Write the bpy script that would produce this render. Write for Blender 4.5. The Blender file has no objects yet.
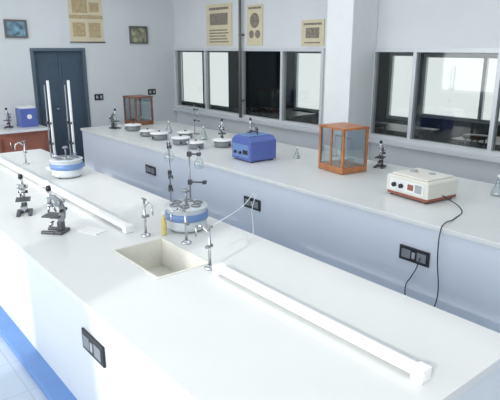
import bpy, bmesh, math
from mathutils import Vector, Matrix, Euler
C = bpy.context.scene.collection
bpy.context.scene.view_settings.view_transform = 'Standard'

# ------------------------------------------------------------ materials
def mat(name, col, rough=.5, metal=0, noise=0.0, nscale=6, spec=.5, bump=0):
    m = bpy.data.materials.new(name); m.use_nodes = True
    nt = m.node_tree; b = nt.nodes['Principled BSDF']
    b.inputs['Roughness'].default_value = rough
    b.inputs['Metallic'].default_value = metal
    b.inputs['Specular IOR Level'].default_value = spec
    b.inputs['Base Color'].default_value = (*col, 1)
    tc = nt.nodes.new('ShaderNodeTexCoord')
    n = nt.nodes.new('ShaderNodeTexNoise'); n.inputs['Scale'].default_value = nscale
    n.inputs['Detail'].default_value = 4
    nt.links.new(tc.outputs['Object'], n.inputs['Vector'])
    r = nt.nodes.new('ShaderNodeValToRGB')
    k = max(noise, .01)
    r.color_ramp.elements[0].color = (*[c*(1-k) for c in col], 1)
    r.color_ramp.elements[1].color = (*[min(1, c*(1+k)) for c in col], 1)
    r.color_ramp.elements[0].position = .3; r.color_ramp.elements[1].position = .7
    nt.links.new(n.outputs['Fac'], r.inputs['Fac'])
    nt.links.new(r.outputs['Color'], b.inputs['Base Color'])
    if bump:
        bp = nt.nodes.new('ShaderNodeBump'); bp.inputs['Strength'].default_value = bump
        nt.links.new(n.outputs['Fac'], bp.inputs['Height']); nt.links.new(bp.outputs['Normal'], b.inputs['Normal'])
    return m
def glassmat(name, tint, gloss=.08):
    m = bpy.data.materials.new(name); m.use_nodes = True
    nt = m.node_tree; nt.nodes.clear()
    o = nt.nodes.new('ShaderNodeOutputMaterial'); mx = nt.nodes.new('ShaderNodeMixShader')
    t = nt.nodes.new('ShaderNodeBsdfTransparent'); t.inputs[0].default_value = (*tint, 1)
    g = nt.nodes.new('ShaderNodeBsdfGlossy'); g.inputs['Roughness'].default_value = .03
    mx.inputs[0].default_value = gloss
    nt.links.new(t.outputs[0], mx.inputs[1]); nt.links.new(g.outputs[0], mx.inputs[2]); nt.links.new(mx.outputs[0], o.inputs[0])
    return m
def floor_mat():
    m = mat('floor_tile', (.50, .52, .55), .3)
    nt = m.node_tree; b = nt.nodes['Principled BSDF']
    tc = nt.nodes.new('ShaderNodeTexCoord'); br = nt.nodes.new('ShaderNodeTexBrick')
    br.offset = 0; br.inputs['Scale'].default_value = 1
    br.inputs['Brick Width'].default_value = .4; br.inputs['Row Height'].default_value = .4
    br.inputs['Mortar Size'].default_value = .004
    br.inputs['Color1'].default_value = (.50, .58, .68, 1); br.inputs['Color2'].default_value = (.47, .55, .65, 1)
    br.inputs['Mortar'].default_value = (.40, .46, .53, 1)
    nt.links.new(tc.outputs['Object'], br.inputs['Vector']); nt.links.new(br.outputs['Color'], b.inputs['Base Color'])
    return m
WALL = mat('wall_paint', (.68, .715, .73), .7, noise=.03, nscale=1.5)
CEIL = mat('ceiling_paint', (.8, .8, .8), .8)
FLOOR = floor_mat()
TOP = mat('white_laminate', (.73, .745, .73), .28, noise=.02, nscale=2)
TOPB = mat('grey_white_laminate', (.70, .725, .72), .28, noise=.03, nscale=2)
FACE = mat('bench_face_paint', (.66, .71, .78), .32, noise=.02, nscale=2)
FACEA = mat('bench_face_white', (.70, .74, .78), .4, noise=.02, nscale=2)
BLUEP = mat('blue_plinth_paint', (.13, .27, .57), .4, noise=.05)
DARKROOM = mat('next_room_gloom', (.035, .045, .055), .7, noise=.1)  # near-black colour paints in the unlit gloom of the next room
ALU = mat('painted_aluminium', (.64, .67, .69), .35, metal=.2)
DARKFR = mat('dark_frame', (.14, .13, .13), .5)
DOOR = mat('door_blue_grey', (.06, .095, .135), .45, noise=.08)
DOORF = mat('door_frame_paint', (.10, .14, .18), .45)
GLASS = glassmat('window_glass', (.80, .83, .82), .06)
CLEAR = glassmat('clear_glass', (.88, .92, .93), .15)
BLACK = mat('black_plastic', (.02, .02, .025), .35)
BLACKM = mat('black_enamel', (.055, .06, .07), .3)
GREYE = mat('grey_enamel', (.22, .24, .26), .35)
CHROME = mat('chrome', (.6, .62, .64), .2, metal=1)
STEEL = mat('steel_rod', (.33, .35, .38), .35, metal=.7)
WHITEP = mat('white_plastic', (.85, .86, .86), .35)
RAILW = mat('rail_white', (.90, .90, .90), .35)
TUBP = mat('tub_plastic', (.60, .65, .68), .25, noise=.06)
BLUEB = mat('blue_enamel', (.10, .15, .44), .35, noise=.05)
BLUEL = mat('light_blue_plastic', (.16, .27, .52), .35)
WOOD = mat('varnished_wood', (.44, .175, .07), .4, noise=.25, nscale=9)
WOODD = mat('dark_varnished_wood', (.22, .09, .045), .4, noise=.25, nscale=9)
WOODL = mat('red_brown_wood', (.24, .085, .055), .45, noise=.2, nscale=5)
CREAM = mat('cream_paper', (.66, .59, .42), .8, noise=.05)
TAN = mat('tan_print', (.48, .38, .22), .8, noise=.2, nscale=30)
INK = mat('dark_print', (.24, .21, .17), .8, noise=.3, nscale=30)
PICT = mat('picture_print', (.16, .28, .36), .6, noise=.7, nscale=12)
PICT2 = mat('picture_print_warm', (.30, .30, .20), .6, noise=.7, nscale=12)
CERAM = mat('sink_ceramic', (.80, .79, .72), .2, noise=.05)
GREYP = mat('grey_plastic', (.40, .42, .44), .4)
BEIGE = mat('cream_enamel', (.76, .74, .67), .35)
REDP = mat('red_brown_panel', (.32, .11, .08), .4)
PAPER = mat('paper', (.85, .85, .85), .8)
YELLOW = mat('straw_liquid', (.65, .55, .2), .3)

# ------------------------------------------------------------ mesh helpers
def B(x0, y0, z0, x1, y1, z1): return ('b', x0, y0, z0, x1, y1, z1)
def CY(x, y, z0, z1, r, r2=None): return ('c', x, y, z0, z1, r, r if r2 is None else r2)
def T(p0, p1, r, r2=None): return ('t', p0, p1, r, r if r2 is None else r2)
def L(prof, x=0, y=0): return ('l', prof, x, y)
def tri_cyl(bm, p0, p1, r1, r2, seg=20):
    p0, p1 = Vector(p0), Vector(p1); d = p1-p0
    q = d.to_track_quat('Z', 'Y').to_matrix()
    a = []; b = []
    for i in range(seg):
        t = 2*math.pi*i/seg; o = q @ Vector((math.cos(t), math.sin(t), 0))
        a.append(bm.verts.new(p0+o*r1)); b.append(bm.verts.new(p1+o*r2))
    for i in range(seg):
        j = (i+1) % seg
        f = bm.faces.new((a[i], a[j], b[j], b[i])); f.smooth = True
    bm.faces.new(a[::-1]); bm.faces.new(b)
def build(prims):
    bm = bmesh.new()
    for p in prims:
        k = p[0]
        if k == 'b':
            x0, y0, z0, x1, y1, z1 = p[1:]
            v = [bm.verts.new(c) for c in ((x0,y0,z0),(x1,y0,z0),(x1,y1,z0),(x0,y1,z0),(x0,y0,z1),(x1,y0,z1),(x1,y1,z1),(x0,y1,z1))]
            for f in ((3,2,1,0),(4,5,6,7),(0,1,5,4),(1,2,6,5),(2,3,7,6),(3,0,4,7)): bm.faces.new([v[i] for i in f])
        elif k == 'c':
            tri_cyl(bm, (p[1],p[2],p[3]), (p[1],p[2],p[4]), p[5], p[6], 28)
        elif k == 't':
            tri_cyl(bm, p[1], p[2], p[3], p[4], 14)
        elif k == 'l':
            prof, x, y = p[1:]; seg = 36; rings = []
            for r, z in prof:
                if r < 1e-5: rings.append([bm.verts.new((x, y, z))])
                else: rings.append([bm.verts.new((x+r*math.cos(2*math.pi*i/seg), y+r*math.sin(2*math.pi*i/seg), z)) for i in range(seg)])
            for a, b in zip(rings, rings[1:]):
                for i in range(seg):
                    j = (i+1) % seg
                    if len(a) == 1 and len(b) == 1: continue
                    if len(a) == 1: f = bm.faces.new((a[0], b[j], b[i]))
                    elif len(b) == 1: f = bm.faces.new((a[i], a[j], b[0]))
                    else: f = bm.faces.new((a[i], a[j], b[j], b[i]))
                    f.smooth = True
        elif k == 'p':   # extruded polygon in xz plane, y0..y1
            pts, y0, y1 = p[1:]
            a = [bm.verts.new((x, y0, z)) for x, z in pts]; b = [bm.verts.new((x, y1, z)) for x, z in pts]
            bm.faces.new(a); bm.faces.new(b[::-1])
            n = len(pts)
            for i in range(n):
                j = (i+1) % n; bm.faces.new((a[j], a[i], b[i], b[j]))
    bmesh.ops.recalc_face_normals(bm, faces=bm.faces[:])
    return bm
def mk(name, prims, m, parent=None, loc=(0,0,0), rot=0, bevel=0, label=None):
    bm = build(prims); me = bpy.data.meshes.new(name); bm.to_mesh(me); bm.free()
    o = bpy.data.objects.new(name, me); me.materials.append(m); C.objects.link(o)
    o.location = loc; o.rotation_euler = (0, 0, rot)
    if parent: o.parent = parent
    if bevel:
        md = o.modifiers.new('bevel', 'BEVEL'); md.width = bevel; md.segments = 2; md.limit_method = 'ANGLE'; md.angle_limit = math.radians(40)
    if label: o['label'] = label
    return o
def mks(name, prims, m, parent=None, **k):   # one part object per primitive
    return [mk(name, [p], m, parent, **k) for p in prims]
def root(name, label, cat, loc=(0,0,0), rot=0, group=None):
    o = bpy.data.objects.new(name, None); o.empty_display_size = .1; C.objects.link(o)
    o.location = loc; o.rotation_euler = (0, 0, rot); o['label'] = label; o['category'] = cat
    if group: o['group'] = group
    return o
def top(o, label, cat, group=None):
    o['label'] = label; o['category'] = cat
    if group: o['group'] = group
    return o
def st(o): o['kind'] = 'structure'; return o
def dup(r, loc, rot=0, label=None, scale=1):
    n = r.copy(); C.objects.link(n); n.location = loc; n.rotation_euler = (0, 0, rot); n.scale = (scale,)*3
    if label: n['label'] = label
    def rec(src, dst):
        for ch in list(src.children):
            c = ch.copy(); C.objects.link(c); c.parent = dst; rec(ch, c)
    rec(r, n)
    return n
def curve(name, pts, r, m, parent=None, label=None):
    cu = bpy.data.curves.new(name, 'CURVE'); cu.dimensions = '3D'; cu.bevel_depth = r; cu.bevel_resolution = 3; cu.use_fill_caps = True
    s = cu.splines.new('BEZIER'); s.bezier_points.add(len(pts)-1)
    for b, p in zip(s.bezier_points, pts):
        b.co = p; b.handle_left_type = b.handle_right_type = 'AUTO'
    tmp = bpy.data.objects.new(name+'_tmp', cu); C.objects.link(tmp)
    bpy.context.view_layer.update()
    me = bpy.data.meshes.new_from_object(tmp.evaluated_get(bpy.context.evaluated_depsgraph_get()))
    bpy.data.objects.remove(tmp)
    o = bpy.data.objects.new(name, me); me.materials.clear(); me.materials.append(m); C.objects.link(o)
    for p in me.polygons: p.use_smooth = True
    if parent:
        o.parent = parent; o.matrix_parent_inverse = parent.matrix_world.inverted()
    if label: o['label'] = label
    return o

# ------------------------------------------------------------ room
XL, XR, YF, YB, HC = -9.7, 2.6, -2.0, 6.0, 3.4
st(mk('floor', [B(-16.2, YF-.15, -.1, XR+.15, 8.75, 0)], FLOOR))
st(mk('ceiling', [B(-16.2, YF-.15, HC, XR+.15, 8.75, HC+.1)], CEIL))
DY0, DY1, DZ = 3.13, 4.1, 2.1
st(mk('wall_left', [B(XL-.15, YF, 0, XL, DY0, HC), B(XL-.15, DY1, 0, XL, YB+.12, HC), B(XL-.15, DY0, DZ, XL, DY1, HC)], WALL))
Z0, Z1 = .92, 2.1
st(mk('wall_back', [B(XL, YB, 0, XR, YB+.12, Z0), B(XL, YB, Z1, XR, YB+.12, HC),
                    B(-5.6, YB, Z0, -4.72, YB+.12, Z1), B(1.7, YB, Z0, XR, YB+.12, Z1)], WALL))
st(mk('wall_pillar', [B(-5.12, 5.5, 0, -4.68, YB, HC)], mat('pillar_paint', (.79, .81, .815), .7, noise=.02), bevel=.01))
st(mk('wall_right', [B(XR, YF, 0, XR+.12, YB+.12, HC)], WALL))
ops = [(-8.6, -6.2), (-5.9, -2.4), (-1.4, 2.0)]
pr = [B(XL, YF-.15, 0, XR, YF, .9), B(XL, YF-.15, 3.05, XR, YF, HC)]
xs = [XL]+[v for a in ops for v in a]+[XR]
for i in range(0, len(xs), 2): pr.append(B(xs[i], YF-.15, .9, xs[i+1], YF, 3.05))
st(mk('wall_front', pr, WALL))
def wframe(name, xs, z0, z1, y, d, m, gm, w=.05):
    pr = [B(xs[0], y, z0, xs[-1], y+d, z0+w), B(xs[0], y, z1-w, xs[-1], y+d, z1)]
    for i, x in enumerate(xs):
        a = x if i == 0 else (x-w if i == len(xs)-1 else x-w/2)
        pr.append(B(a, y+.001, z0+w, a+w, y+d-.001, z1-w))
    o = st(mk(name, pr, m))
    if gm:
        g = mk('window_glass', [B(xs[0]+.01, y+d/2-.003, z0+.01, xs[-1]-.01, y+d/2+.003, z1-.01)], gm, parent=o)
    return o
wframe('window_1', [-9.7, -8.61, -7.54, -6.5, -5.6], Z0, Z1, 5.97, .09, ALU, GLASS)
wframe('window_2', [-4.72, -4.06, -2.98, -1.9, -.8, .4, 1.7], Z0, Z1, 5.97, .09, ALU, GLASS)
st(mk('trim_1', [B(XL, 5.90, Z0-.06, -5.12, YB+.02, Z0)], ALU, bevel=.005))
st(mk('trim_2', [B(-4.68, 5.90, Z0-.06, XR, YB+.02, Z0)], ALU, bevel=.005))
st(mk('baseboard_left', [B(XL, YF, 0, XL+.015, DY0-.06, .12), B(XL, DY1+.06, 0, XL+.015, YB, .12)], BLUEP))
st(mk('baseboard_back', [B(XL+.015, YB-.015, 0, -5.12, YB, .12), B(-4.68, YB-.015, 0, XR, YB, .12)], BLUEP))
d = st(mk('door_1', [B(XL-.10, DY0+.05, .01, XL-.06, (DY0+DY1)/2-.003, DZ-.05), B(XL-.10, (DY0+DY1)/2+.003, .01, XL-.06, DY1-.05, DZ-.05)], DOOR, bevel=.004))
mk('door_frame', [B(XL-.15, DY0, 0, XL+.02, DY0+.05, DZ), B(XL-.15, DY1-.05, 0, XL+.02, DY1, DZ), B(XL-.15, DY0+.05, DZ-.05, XL+.02, DY1-.05, DZ)], DOORF, parent=d)
mks('door_panel', [B(XL-.062, DY0+.12, z, XL-.05, (DY0+DY1)/2-.06, z+.75) for z in (.2, 1.15)]+[B(XL-.062, (DY0+DY1)/2+.06, z, XL-.05, DY1-.12, z+.75) for z in (.2, 1.15)], DOOR, parent=d)
mk('door_handle', [T((XL-.06, 3.57, 1.05), (XL-.02, 3.57, 1.05), .01), T((XL-.02, 3.57, 1.05), (XL-.02, 3.50, 1.05), .009)], CHROME, parent=d)
YN = 8.6
wins = [(-13.75, -11.35, .55, 2.05), (-8.95, -7.9, .75, 2.05), (-6.4, -5.82, .8, 2.02), (-5.68, -3.4, .9, 2.0)]
pr = []
prev = -16.2
for a, b, z0, z1 in wins:
    pr += [B(prev, YN, 0, a, YN+.15, HC), B(a, YN, 0, b, YN+.15, z0), B(a, YN, z1, b, YN+.15, HC)]; prev = b
pr.append(B(prev, YN, 0, XR, YN+.15, HC))
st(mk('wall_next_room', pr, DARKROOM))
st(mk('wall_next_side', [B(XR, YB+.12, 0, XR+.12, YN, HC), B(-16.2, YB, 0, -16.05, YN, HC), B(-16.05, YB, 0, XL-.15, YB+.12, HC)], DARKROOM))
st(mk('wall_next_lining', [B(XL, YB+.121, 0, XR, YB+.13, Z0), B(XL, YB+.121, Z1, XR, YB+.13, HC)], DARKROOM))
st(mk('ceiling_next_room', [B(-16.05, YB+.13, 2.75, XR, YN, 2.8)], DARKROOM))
for i, (a, b, z0, z1) in enumerate(wins):
    n = max(1, round((b-a)/1.15)); wframe('window_%d' % (i+3), [a+(b-a)*k/n for k in range(n+1)], z0, z1, YN+.03, .06, ALU, None, .06)
for k, x in enumerate((-8.3, -5.6, -3.2)):
    r = root('lab_table', 'dark laboratory table behind the glass partition', 'table', (x, 7.4, 0), group='tables in the next room')
    mk('table_top', [B(-.9, -.35, .82, .9, .35, .86)], BLACKM, r, bevel=.004)
    for sx in (-.82, .78):
        for sy in (-.3, .26): mk('leg', [B(sx, sy, 0, sx+.04, sy+.04, .82)], BLACK, r)
STOOL = None
for k, (x, y) in enumerate([(-5.2, 6.8), (-4.4, 6.75), (-3.6, 6.8), (-8.0, 6.8)]):
    if not STOOL:
        STOOL = root('stool', 'dark round-seat stool beside a laboratory table', 'stool', (x, y, 0), group='stools in the next room')
        mk('seat', [L([(0, .95), (.15, .95), (.16, .97), (.15, .99), (0, .99)])], BLACK, STOOL)
        for a in range(4):
            cx, cy = math.cos(a*math.pi/2+.78), math.sin(a*math.pi/2+.78)
            mk('leg', [T((cx*.19, cy*.19, 0), (cx*.12, cy*.12, .95), .011)], BLACK, STOOL)
    else: dup(STOOL, (x, y, 0))

top(mk('conduit_pipe', [T((-7.5, 5.93, Z0), (-7.5, 5.93, HC), .025), B(-7.54, 5.925, 1.2, -7.46, 6.0, 1.23), B(-7.54, 5.925, 2.3, -7.46, 6.0, 2.33), B(-7.54, 5.925, 3.0, -7.46, 6.0, 3.03)], DARKFR), 'dark vertical conduit pipe fixed to the glazed partition', 'pipe')
def poster_back(x0, x1, z0, z1, label, style):
    y = 5.985
    p = top(mk('poster', [B(x0, y, z0, x1, y+.013, z1)], CREAM), label, 'poster', 'posters')
    w = x1-x0; h = z1-z0; pr = []
    if style == 0:
        pr = [B(x0+w*.12, y-.003, z1-h*.14, x1-w*.12, y, z1-h*.08), B(x0+w*.15, y-.003, z0+h*.5, x1-w*.15, y, z0+h*.78)]
        pr += [B(x0+w*.12, y-.003, z0+h*(.08+.07*i), x1-w*(.12+.05*(i % 3)), y, z0+h*(.11+.07*i)) for i in range(5)]
    elif style == 1:
        pr = [T((x0+w*.5, y-.003, z0+h*.62), (x0+w*.5, y+.001, z0+h*.62), w*.3), T((x0+w*.3, y-.003, z0+h*.28), (x0+w*.3, y+.001, z0+h*.28), w*.16), T((x0+w*.7, y-.003, z0+h*.28), (x0+w*.7, y+.001, z0+h*.28), w*.16), B(x0+w*.1, y-.003, z1-h*.1, x1-w*.1, y, z1-h*.05)]
    else:
        pr = [B(x0+w*.2, y-.003, z0+h*.3, x1-w*.2, y, z0+h*.7), B(x0+w*.1, y-.003, z0+h*.8, x1-w*.1, y, z0+h*.88), B(x0+w*.15, y-.003, z0+h*.1, x1-w*.15, y, z0+h*.15)]
    mk('poster_print', pr, INK, p)
poster_back(-8.56, -7.80, 2.14, 2.85, 'cream paper chart with dark drawings taped above the partition', 0)
poster_back(-7.38, -6.98, 2.14, 2.78, 'narrow cream chart with round dark figures beside the conduit', 1)
poster_back(-6.08, -5.62, 2.13, 2.5, 'small cream notice with a dark picture near the pillar', 2)
def wallpanel(y0, y1, z0, z1):
    x = XL+.001
    p = top(mk('poster', [B(x, y0, z0, x+.01, y1, z1)], CREAM), 'large tan and cream wall chart hanging above the door', 'poster', 'posters')
    w = y1-y0; h = z1-z0
    mk('poster_print', [B(x+.01, y0, z0+h*.5, x+.012, y1, z0+h*.58), B(x+.01, y0+w*.1, z0+h*.62, x+.012, y1-w*.45, z1-h*.1), B(x+.01, y1-w*.4, z0+h*.65, x+.012, y1-w*.1, z1-h*.15), B(x+.01, y0+w*.08, z0+h*.12, x+.012, y0+w*.45, z0+h*.42), B(x+.01, y0+w*.55, z0+h*.1, x+.012, y1-w*.08, z0+h*.42)], TAN, p)
    mk('poster_rod', [T((x+.013, y0-.02, z0), (x+.013, y1+.02, z0), .011)], DARKFR, p)
wallpanel(3.86, 4.48, 2.2, 3.0)
def framed(y0, y1, z0, z1, m, label):
    x = XL+.001; t = .03
    p = top(mk('picture_frame', [B(x, y0, z0, x+.03, y0+t, z1), B(x, y1-t, z0, x+.03, y1, z1), B(x, y0+t, z0, x+.03, y1-t, z0+t), B(x, y0+t, z1-t, x+.03, y1-t, z1)], DARKFR), label, 'picture')
    mk('picture_print', [B(x+.002, y0+t, z0+t, x+.012, y1-t, z1-t)], m, p)
framed(2.76, 3.12, 2.26, 2.55, PICT, 'small dark-framed blue picture on the wall')
framed(5.0, 5.38, 2.18, 2.5, PICT2, 'small dark-framed colour picture beside the wall chart')
def swplate(name, loc, lab, w=.17, h=.11):
    p = top(mk(name, [B(0, -w/2, -h/2, .02, w/2, h/2)], BLACK, loc=loc, bevel=.004), lab, 'socket')
    mks('switch_rocker', [B(.02, -w*.35, -h*.25, .026, -w*.12, h*.25), B(.02, w*.12, -h*.25, .026, w*.35, h*.25)], GREYP, p)
swplate('switch_plate', (XL, 4.30, 1.22), 'black switch plate on the wall beside the door')
swplate('switch_plate', (XL, 5.42, 1.26), 'black switch plate on the wall near the corner')

# ------------------------------------------------------------ benches
def rect_ring(x0, y0, x1, y1, hx0, hy0, hx1, hy1, z0, z1):
    return [B(x0, y0, z0, hx0, y1, z1), B(hx1, y0, z0, x1, y1, z1), B(hx0, y0, z0, hx1, hy0, z1), B(hx0, hy1, z0, hx1, y1, z1)]
HB = .82
SX0, SX1, SY0, SY1 = -3.15, -2.55, 1.40, 1.79
A = root('lab_bench', 'long white-topped laboratory island bench with inset sink', 'bench')
ax0, ax1, ay0, ay1 = -7.2, -.9, .96, 2.33
mk('worktop', rect_ring(ax0, ay0, ax1, ay1, SX0, SY0, SX1, SY1, HB-.04, HB), TOP, A)
i = .02
mk('bench_body', rect_ring(ax0+i, ay0+i, ax1-i, ay1-i, ax0+.12, ay0+.12, ax1-.12, ay1-.12, .05, HB-.04), FACEA, A)
mk('plinth', [B(ax0-.06, ay0-.10, 0, ax1+.06, ay1+.10, .05)], BLUEP, A, bevel=.005)
Bn = root('lab_bench', 'long pale bench with blue-grey painted face before the partition', 'bench')
bx0, bx1, by0, by1 = -8.72, 1.0, 3.5, 5.1
mk('worktop', [B(bx0, by0, HB-.04, bx1, by1, HB)], TOPB, Bn, bevel=.006)
mk('bench_body', [B(bx0+i, by0+i, .05, bx1-i, by1-i, HB-.04)], FACE, Bn)
mk('plinth', [B(bx0-.02, by0-.06, 0, bx1, by1+.06, .05)], BLUEP, Bn, bevel=.005)
S = root('side_bench', 'low red-brown wooden cabinet bench with pale top against wall', 'bench')
sx1 = -8.98
mk('worktop', [B(XL+.016, -.5, HB-.02, sx1+.03, 3.08, HB+.02)], TOPB, S, bevel=.006)
mk('bench_body', [B(XL+.016, -.48, .0, sx1, 3.06, HB-.02)], WOODL, S)
for k in range(5):
    y = -.4+k*.69
    dd = mk('cabinet_door', [B(sx1, y, .1, sx1+.018, y+.64, HB-.08)], WOODL, S, bevel=.003)
    mk('handle', [T((sx1+.03, y+.08, .55), (sx1+.03, y+.08, .67), .006), T((sx1+.018, y+.08, .56), (sx1+.03, y+.08, .56), .005), T((sx1+.018, y+.08, .66), (sx1+.03, y+.08, .66), .005)], CHROME, dd)
t = .018
sk = root('sink', 'cream rectangular ceramic sink set in the white bench top', 'sink')
g = .002
mk('basin', rect_ring(SX0+g, SY0+g, SX1-g, SY1-g, SX0+t, SY0+t, SX1-t, SY1-t, HB-.2, HB+.004)+[B(SX0+g, SY0+g, HB-.22, SX1-g, SY1-g, HB-.2)], CERAM, sk)
mk('drain', [CY(-2.85, 1.6, HB-.2, HB-.195, .03)], CHROME, sk)

SK = None
def socket(loc, label):
    global SK
    if SK is None:
        SK = top(mk('power_socket', [B(-.135, -.014, -.06, .135, 0, .06)], BLACK, loc=loc, bevel=.004), label, 'socket', 'sockets on bench faces')
        mks('socket_outlet', [B(-.11, -.018, -.035, -.03, -.014, .035), B(.03, -.018, -.035, .11, -.014, .035)], GREYE, SK)
        mk('switch_rocker', [B(-.015, -.02, -.025, .012, -.014, .025)], GREYP, SK)
        return SK
    return dup(SK, loc, label=label)
socket((-2.50, ay0+i, .57), 'black double socket plate on the white bench face')
sock2 = socket((-2.25, by0+i, .53), 'black double socket plate with cord plugged in')
socket((-4.25, by0+i, .51), 'black double socket plate on the blue-grey bench face')
socket((-6.42, by0+i, .50), 'black double socket plate below the round heating units')
def rail(x0, x1, y, label):
    r = root('bench_rail', label, 'rail', group='white rails along the bench centre')
    mk('rail_bar', [B(x0, y-.026, HB+.016, x1, y+.026, HB+.052)], RAILW, r, bevel=.006)
    n = max(2, int((x1-x0)/1.4)+1)
    for k in range(n):
        x = x0+.03+(x1-x0-.06)*k/(n-1)
        mk('rail_foot', [B(x-.028, y-.034, HB, x+.028, y+.034, HB+.058)], RAILW, r, bevel=.005)
rail(-2.42, -1.0, 1.73, 'white plastic rail bar lying along the bench centre')
rail(-6.9, -3.38, 1.66, 'long white rail bar running past the microscopes')

# ------------------------------------------------------------ microscope
def microscope(loc, rot, label):
    r = root('microscope', label, 'microscope', loc, rot, 'microscopes')
    mk('base', [B(-.075, -.06, 0, -.02, .06, .022), B(-.02, -.06, 0, .085, -.028, .02), B(-.02, .028, 0, .085, .06, .02), B(-.06, -.022, .02, -.02, .022, .085)], BLACKM, r, bevel=.006)
    mk('arm', [('p', [(-.06,.08),(-.02,.08),(-.03,.12),(-.045,.16),(-.035,.20),(.0,.235),(.03,.245),(.03,.27),(-.01,.265),(-.06,.23),(-.082,.17),(-.075,.11)], -.013, .013)], GREYE, r, bevel=.004)
    mk('stage', [B(-.05, -.055, .118, .07, .055, .128), B(-.045, -.012, .10, .0, .012, .118)], BLACKM, r, bevel=.002)
    mk('mirror', [T((.025, 0, .055), (.035, 0, .062), .026), T((.03, 0, .02), (.03, 0, .057), .005)], CHROME, r)
    mk('condenser', [T((.02, 0, .1), (.02, 0, .118), .017)], CHROME, r)
    mk('body_tube', [T((.028, 0, .20), (.028, 0, .30), .016), T((.028, 0, .19), (.028, 0, .205), .025)], CHROME, r)
    mk('eyepiece', [T((.028, 0, .30), (.028, 0, .33), .019, .015)], BLACK, r)
    for a in (-.35, .15):
        mk('objective', [T((.028+a*.03, a*.03, .19), (.028+a*.09, a*.05, .145), .009, .006)], CHROME, r)
    for y in (-1, 1):
        mk('focus_knob', [T((-.045, y*.013, .215), (-.045, y*.042, .215), .018)], CHROME, r)
        mk('fine_focus_knob', [T((-.068, y*.013, .165), (-.068, y*.036, .165), .012)], BLACK, r)
    return r
M = microscope((-4.35, 1.23, HB), math.radians(-20), 'black and chrome microscope on the white bench')
dup(M, (-3.74, 1.26, HB), math.radians(-140), 'black and chrome microscope beside the paper sheet', 1.04)
dup(M, (-8.30, 3.92, HB), .3, 'black microscope beside the round heating units')
dup(M, (-6.11, 4.50, HB), -.6, 'black microscope behind the blue instrument box')
dup(M, (-5.90, 4.88, HB), -2, 'black microscope near the glazed partition')
dup(M, (-3.64, 4.86, HB), -1.2, 'black microscope beside the wooden balance case', .92)
dup(M, (-9.35, 2.55, HB+.02), -.5, 'black microscope on the side bench')

# ------------------------------------------------------------ balance case
def balance(loc, rot, label, WD):
    r = root('analytical_balance', label, 'balance', loc, rot, 'analytical balances')
    w, dpt, h, p = .205, .17, .46, .026
    mk('case_base', [B(-w, -dpt, .004, w, dpt, .07)], WD, r, bevel=.005)
    mks('case_post', [B(sx*w-(p if sx > 0 else 0), sy*dpt-(p if sy > 0 else 0), .07, sx*w+(p if sx < 0 else 0), sy*dpt+(p if sy < 0 else 0), h) for sx in (-1, 1) for sy in (-1, 1)]
       + [B(-.012, -dpt, .07, .012, -dpt+.015, h)], WD, r, bevel=.002)
    mk('case_top', [B(-w-.006, -dpt-.006, h, w+.006, dpt+.006, h+.025)], WD, r, bevel=.004)
    mks('case_glass', [B(-w+p, -dpt+.008, .07, w-p, -dpt+.011, h), B(-w+p, dpt-.011, .07, w-p, dpt-.008, h), B(-w+.008, -dpt+p, .07, -w+.011, dpt-p, h), B(w-.011, -dpt+p, .07, w-.008, dpt-p, h)], CLEAR, r)
    mk('balance_beam', [T((0, 0, .07), (0, 0, .38), .012), T((-.13, 0, .36), (.13, 0, .36), .006), B(-.03, -.02, .07, .03, .02, .1)], STEEL, r)
    for s in (-1, 1):
        mk('weighing_pan', [T((s*.13, 0, .36), (s*.13-.03, 0, .14), .002), T((s*.13, 0, .36), (s*.13+.03, 0, .14), .002), CY(s*.13, 0, .132, .14, .04)], STEEL, r)
        mk('levelling_foot', [CY(s*.17, -.15, -.0, .004, .015)], BLACK, r)
    mk('dial', [T((0, -.05, .2), (0, -.055, .2), .03)], PAPER, r)
    return r
balance((-3.82, 4.43, HB), -.16, 'varnished wooden glass-sided balance case on the pale bench', WOOD)
balance((-8.55, 4.50, HB), .05, 'dark wooden glass-sided balance case near the bench corner', WOODD)

# ------------------------------------------------------------ blue instrument box
r = root('blue_instrument_box', 'blue metal laboratory instrument with handle and sloped control panel', 'instrument', (-4.89, 4.07, HB), -.05)
mk('instrument_body', [('p', [(-.19,.015),(.19,.015),(.19,.24),(.13,.29),(-.13,.29),(-.19,.24)], -.19, .19)], BLUEB, r, bevel=.01)
mk('front_panel', [B(-.16, -.196, .05, .16, -.19, .2)], BLUEL, r)
mk('instrument_lid', [B(-.12, -.16, .29, .12, .16, .302)], BLUEL, r, bevel=.006)
for x in (-.1, 0): mk('control_knob', [T((x, -.196, .1), (x, -.215, .1), .018)], BLACK, r)
mk('display', [B(.05, -.20, .09, .14, -.196, .14)], BLACK, r)
mk('handle', [T((-.07, 0, .30), (-.07, 0, .33), .006), T((.07, 0, .30), (.07, 0, .33), .006), T((-.075, 0, .33), (.075, 0, .33), .008)], BLACK, r)
for sx in (-.16, .16):
    for sy in (-.15, .15): mk('foot', [CY(sx, sy, 0, .016, .014)], BLACK, r)

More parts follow.
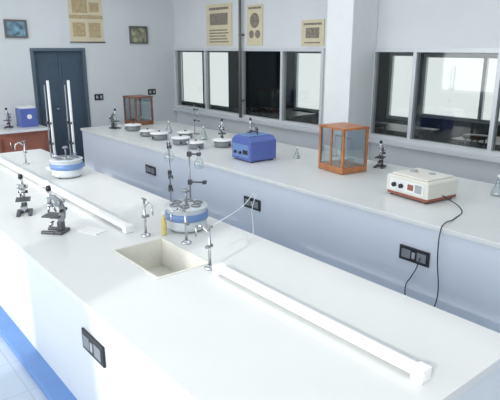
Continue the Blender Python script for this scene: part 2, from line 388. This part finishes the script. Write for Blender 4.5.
r = root('bench_instrument', 'cream box instrument with dial panel and red-brown lower edge', 'instrument', (-2.65, 4.16, HB), -.12)
BI = r
mk('instrument_body', [('p', [(-.235,.04),(.235,.04),(.235,.17),(.225,.19),(-.225,.19),(-.235,.17)], -.2, .2)], BEIGE, r, bevel=.01)
mk('instrument_base', [B(-.225, -.19, .015, .225, .19, .042)], REDP, r)
mk('top_plate', [B(-.2, -.17, .19, .2, .17, .205)], mat('light_top', (.8, .78, .72), .3), r, bevel=.008)
mk('top_socket', [CY(-.1, .0, .205, .22, .035)], GREYP, r)
mk('top_socket', [CY(.06, .05, .205, .215, .03)], GREYP, r)
mk('control_panel', [B(-.19, -.206, .065, .19, -.2, .16)], WHITEP, r)
for x in (-.13, -.05): mk('control_knob', [T((x, -.206, .11), (x, -.228, .11), .02)], BLACK, r)
mk('meter_window', [B(.02, -.21, .09, .08, -.206, .14)], REDP, r)
mk('label_strip', [B(.1, -.209, .08, .17, -.206, .15)], GREYP, r)
for sx in (-.19, .19):
    for sy in (-.16, .16): mk('foot', [CY(sx, sy, 0, .016, .014)], BLACK, r)
bpy.context.view_layer.update()
curve('power_cord', [(-2.415, 4.12, HB+.06), (-2.2, 4.05, HB+.008), (-2.08, 3.75, HB+.006), (-2.04, 3.52, HB+.006), (-2.03, 3.485, HB-.02), (-2.03, 3.48, .6), (-2.0, 3.48, .27), (-2.05, 3.47, .07)], .0045, BLACK, BI)
curve('power_cord', [(-2.19, 3.50, .53), (-2.18, 3.46, .48), (-2.24, 3.48, .36), (-2.28, 3.48, .28), (-2.25, 3.47, .07)], .0045, BLACK, sock2)

def flask(loc, label):
    f = root('conical_flask', label, 'flask', loc)
    mk('flask_body', [L([(0, .003), (.055, .003), (.06, .01), (.055, .03), (.022, .12), (.018, .13), (.018, .17), (.023, .175), (.015, .17), (.015, .13), (.02, .115), (.05, .03), (0, .01)])], CLEAR, f)
    mk('liquid', [L([(0, .011), (.049, .012), (.047, .035), (.036, .06), (0, .06)])], WHITEP, f)
    mk('stopper', [CY(0, 0, .165, .19, .016)], WHITEP, f)
    return f
f1 = flask((-2.22, 4.7, HB), 'glass flask with white contents beside the cream instrument')
dup(f1, (-4.6, 4.5, HB), 0, 'glass flask standing on the pale bench', .7)
dup(f1, (-6.45, 4.42, HB), 0, 'glass flask among the round heating units')
dup(f1, (-7.30, 4.35, HB), 0, 'glass flask among the round heating units')

H1 = None
for k, (x, y) in enumerate([(-7.9, 4.05), (-7.25, 3.95), (-6.87, 3.93), (-6.75, 4.3), (-6.32, 3.95), (-5.92, 3.93), (-5.80, 4.28)]):
    if H1 is None:
        H1 = root('heating_mantle', 'round grey heating unit with white lid on pale bench', 'heating mantle', (x, y, HB), -.6, 'round heating units on the bench')
        mk('mantle_body', [L([(0, 0), (.10, 0), (.115, .02), (.115, .07), (.10, .085), (0, .085)])], GREYE, H1)
        mk('mantle_lid', [L([(.10, .085), (.135, .086), (.138, .098), (.125, .104), (.05, .112), (0, .114)])], WHITEP, H1)
        mk('lid_knob', [CY(0, 0, .112, .13, .012, .016)], BLACK, H1)
        mk('control_knob', [T((0, -.11, .04), (0, -.13, .04), .016)], BLACK, H1)
    else: dup(H1, (x, y, HB), -.6+k*.4, scale=.9 if k % 2 else 1)

def drum(loc, label, group='round blue-banded tubs'):
    r = root('water_bath', label, 'water bath', loc, .3, group)
    mk('tub_body', [L([(0, .012), (.135, .012), (.145, .03), (.15, .12), (0, .12)])], TUBP, r)
    mk('blue_band', [L([(.149, .085), (.158, .09), (.158, .135), (.149, .14)])], BLUEL, r)
    mk('tub_rim', [L([(.149, .12), (.149, .165), (.158, .172), (.158, .178), (.145, .182), (.06, .186), (0, .186)])], TUBP, r)
    for k in range(6):
        a = k*math.pi/3
        mk('lid_ring', [L([(.036, .183), (.038, .192), (.026, .193), (.026, .184)], .09*math.cos(a), .09*math.sin(a))], GREYE, r)
    mk('centre_post', [T((0, 0, .18), (0, 0, .30), .008), CY(0, 0, .28, .30, .03, .02)], STEEL, r)
    for k in range(3):
        a = k*2.094; mk('foot', [CY(.11*math.cos(a), .11*math.sin(a), 0, .014, .014)], BLACK, r)
    return r
d1 = drum((-3.22, 2.04, HB), 'round pale tub with blue band near the sink')
dup(d1, (-5.42, 2.00, HB), 1.0, 'round pale tub with blue band below tall burettes', 1.05)

def stand(loc, rot, h, label, burette=False, arms=((.45, .12),)):
    r = root('burette_stand' if burette else 'retort_stand', label, 'laboratory stand', loc, rot, 'stands')
    mk('stand_base', [B(-.06, -.06, 0, .07, .06, .015)] if burette else [B(-.07, -.05, 0, .07, .05, .014)], STEEL if not burette else WHITEP, r, bevel=.004)
    mk('stand_rod', [T((-.03, 0, .014), (-.03, 0, h), .007)], STEEL, r)
    for z, l in arms:
        mk('clamp', [T((-.03, 0, z), (l-.03, 0, z), .006), B(-.045, -.015, z-.018, -.012, .015, z+.018), B(l-.05, -.018, z-.012, l-.02, -.008, z+.012), B(l-.05, .008, z-.012, l-.02, .018, z+.012)], BLACKM, r)
    if burette:
        l = arms[0][1]-.035
        mk('burette_tube', [T((l, 0, .17), (l, 0, h+.05), .014), T((l, 0, .09), (l, 0, .17), .004, .009)], WHITEP, r)
        mk('stopcock', [T((l, -.025, .165), (l, .025, .165), .008)], BLUEL, r)
    else:
        z, l = arms[0]; x = l-.035
        mk('glass_flask', [L([(.009, z+.06), (.009, z-.02), (.02, z-.035), (.036, z-.06), (.04, z-.082), (.03, z-.108), (.0, z-.12)], x, 0)], CLEAR, r)
    return r
stand((-3.57, 2.12, HB), -.5, .64, 'dark steel retort stand with clamps beside the tub', arms=((.56, .10), (.34, .16), (.22, .08)))
rs = stand((-3.42, 2.24, HB), .8, .60, 'dark steel retort stand behind the tub', arms=((.50, .08), (.28, .12)))
dup(rs, (-6.95, 4.62, HB), .3, 'steel retort stand behind the round heating units', .75)
s1 = stand((-5.90, 2.03, HB), .2, .90, 'tall white burette clamped on a slim stand', True, arms=((.5, .08), (.28, .08)))
dup(s1, (-5.79, 2.21, HB), .2)

def gas_tap(loc, rot, label, h=.22):
    r = root('bench_tap', label, 'tap', loc, rot, 'bench taps')
    mk('tap_base', [L([(0, 0), (.035, 0), (.035, .01), (.015, .022), (0, .022)])], CHROME, r)
    mk('tap_column', [T((0, 0, .02), (0, 0, h), .009)], CHROME, r)
    mk('tap_spout', [T((0, 0, h-.02), (.06, 0, h+.02), .008), T((.06, 0, h+.02), (.11, 0, h+.0), .008), T((.11, 0, h), (.115, 0, h-.06), .007, .005)], CHROME, r)
    mk('tap_handle', [T((0, 0, h), (0, 0, h+.03), .007), T((-.025, 0, h+.03), (.025, 0, h+.03), .007)], GREYE, r)
    mk('tap_valve', [T((0, -.02, h*.6), (0, .03, h*.6), .011)], GREYE, r)
    return r
g1 = gas_tap((-2.49, 1.73, HB), math.radians(190), 'chrome bench tap at the sink end', .24)
dup(g1, (-3.26, 1.72, HB), .0, 'chrome bench tap with curved spout beside the sink')
dup(g1, (-2.95, 1.86, HB), -1.57, 'chrome bench tap behind the sink')
dup(g1, (-6.3, 1.86, HB), -1.3, 'chrome bench tap beyond the microscopes')
top(curve('rubber_tubing', [(-2.49, 1.745, HB+.265), (-2.43, 1.92, HB+.36), (-2.50, 2.1, HB+.42), (-2.66, 2.2, HB+.25), (-2.72, 2.24, HB+.008), (-2.85, 2.26, HB+.006)], .003, TUBP), 'pale thin tubing looping from tap to bench top', 'tubing')
top(mk('paper_sheet', [B(-.09, -.06, 0, .09, .06, .006)], PAPER, loc=(-3.60, 1.47, HB), rot=.4), 'white paper sheet lying near the microscope', 'paper')
bt = root('reagent_bottle', 'small bottle with straw-coloured liquid beside the sink', 'bottle', (-3.20, 1.835, HB))
mk('bottle_body', [L([(0, 0), (.018, 0), (.02, .01), (.02, .1), (.010, .125), (.010, .15), (0, .15)])], YELLOW, bt)
mk('bottle_cap', [CY(0, 0, .15, .17, .013)], WHITEP, bt)

r = root('blue_apparatus', 'blue boxy apparatus with white face on the side bench', 'instrument', (-9.35, 2.86, HB+.02), 0)
mk('apparatus_body', [B(-.14, -.14, 0, .12, .14, .30)], BLUEB, r, bevel=.01)
mk('front_panel', [B(.12, -.11, .05, .126, .11, .24)], BLUEB, r)
mk('apparatus_lid', [B(-.12, -.12, .30, .10, .12, .33)], WHITEP, r, bevel=.006)
mk('dial', [T((.126, 0, .17), (.132, 0, .17), .04)], PAPER, r)

# ------------------------------------------------------------ light
w = bpy.data.worlds.new('world'); bpy.context.scene.world = w; w.use_nodes = True
bg = w.node_tree.nodes['Background']; bg.inputs[0].default_value = (.95, .97, .97, 1); bg.inputs[1].default_value = 1.25
def area(name, loc, rot, sx, sy, e, col=(1, 1, 1)):
    l = bpy.data.lights.new(name, 'AREA'); l.shape = 'RECTANGLE'; l.size = sx; l.size_y = sy; l.energy = e; l.color = col
    o = bpy.data.objects.new(name, l); C.objects.link(o); o.location = loc; o.rotation_euler = rot
    return o
for k, (a, b) in enumerate(ops):
    area('daylight_window', ((a+b)/2, YF-.02, 1.98), (math.radians(88), 0, 0), b-a, 2.0, 19*(b-a), (.95, .975, 1))
area('ceiling_fill', (-6.5, 3.4, HC-.05), (0, 0, 0), 5, 3, 52, (.96, .98, 1))  # added fill under the ceiling to brighten the walls, not a fitting
area('ceiling_fill', (-1.5, 3.6, HC-.05), (0, 0, 0), 5, 3, 42, (.96, .98, 1))  # second added fill, likewise no real lamp
sl = bpy.data.lights.new('sun', 'SUN'); sl.energy = 1.8; sl.angle = .03; sl.color = (1, .98, .94)
so = bpy.data.objects.new('sun', sl); C.objects.link(so)
so.rotation_euler = Vector((-.3, .8, -.4)).to_track_quat('-Z', 'Y').to_euler()

# ------------------------------------------------------------ camera
cd = bpy.data.cameras.new('camera'); cam = bpy.data.objects.new('camera', cd); C.objects.link(cam)
cd.sensor_width = 36; cd.lens = 36*540/500; cd.clip_start = .05
th = math.atan(152/540)
cam.location = (0, 0, 2.1)
cam.rotation_euler = (math.radians(90)-th, 0, math.radians(90-39.35))
bpy.context.scene.camera = cam
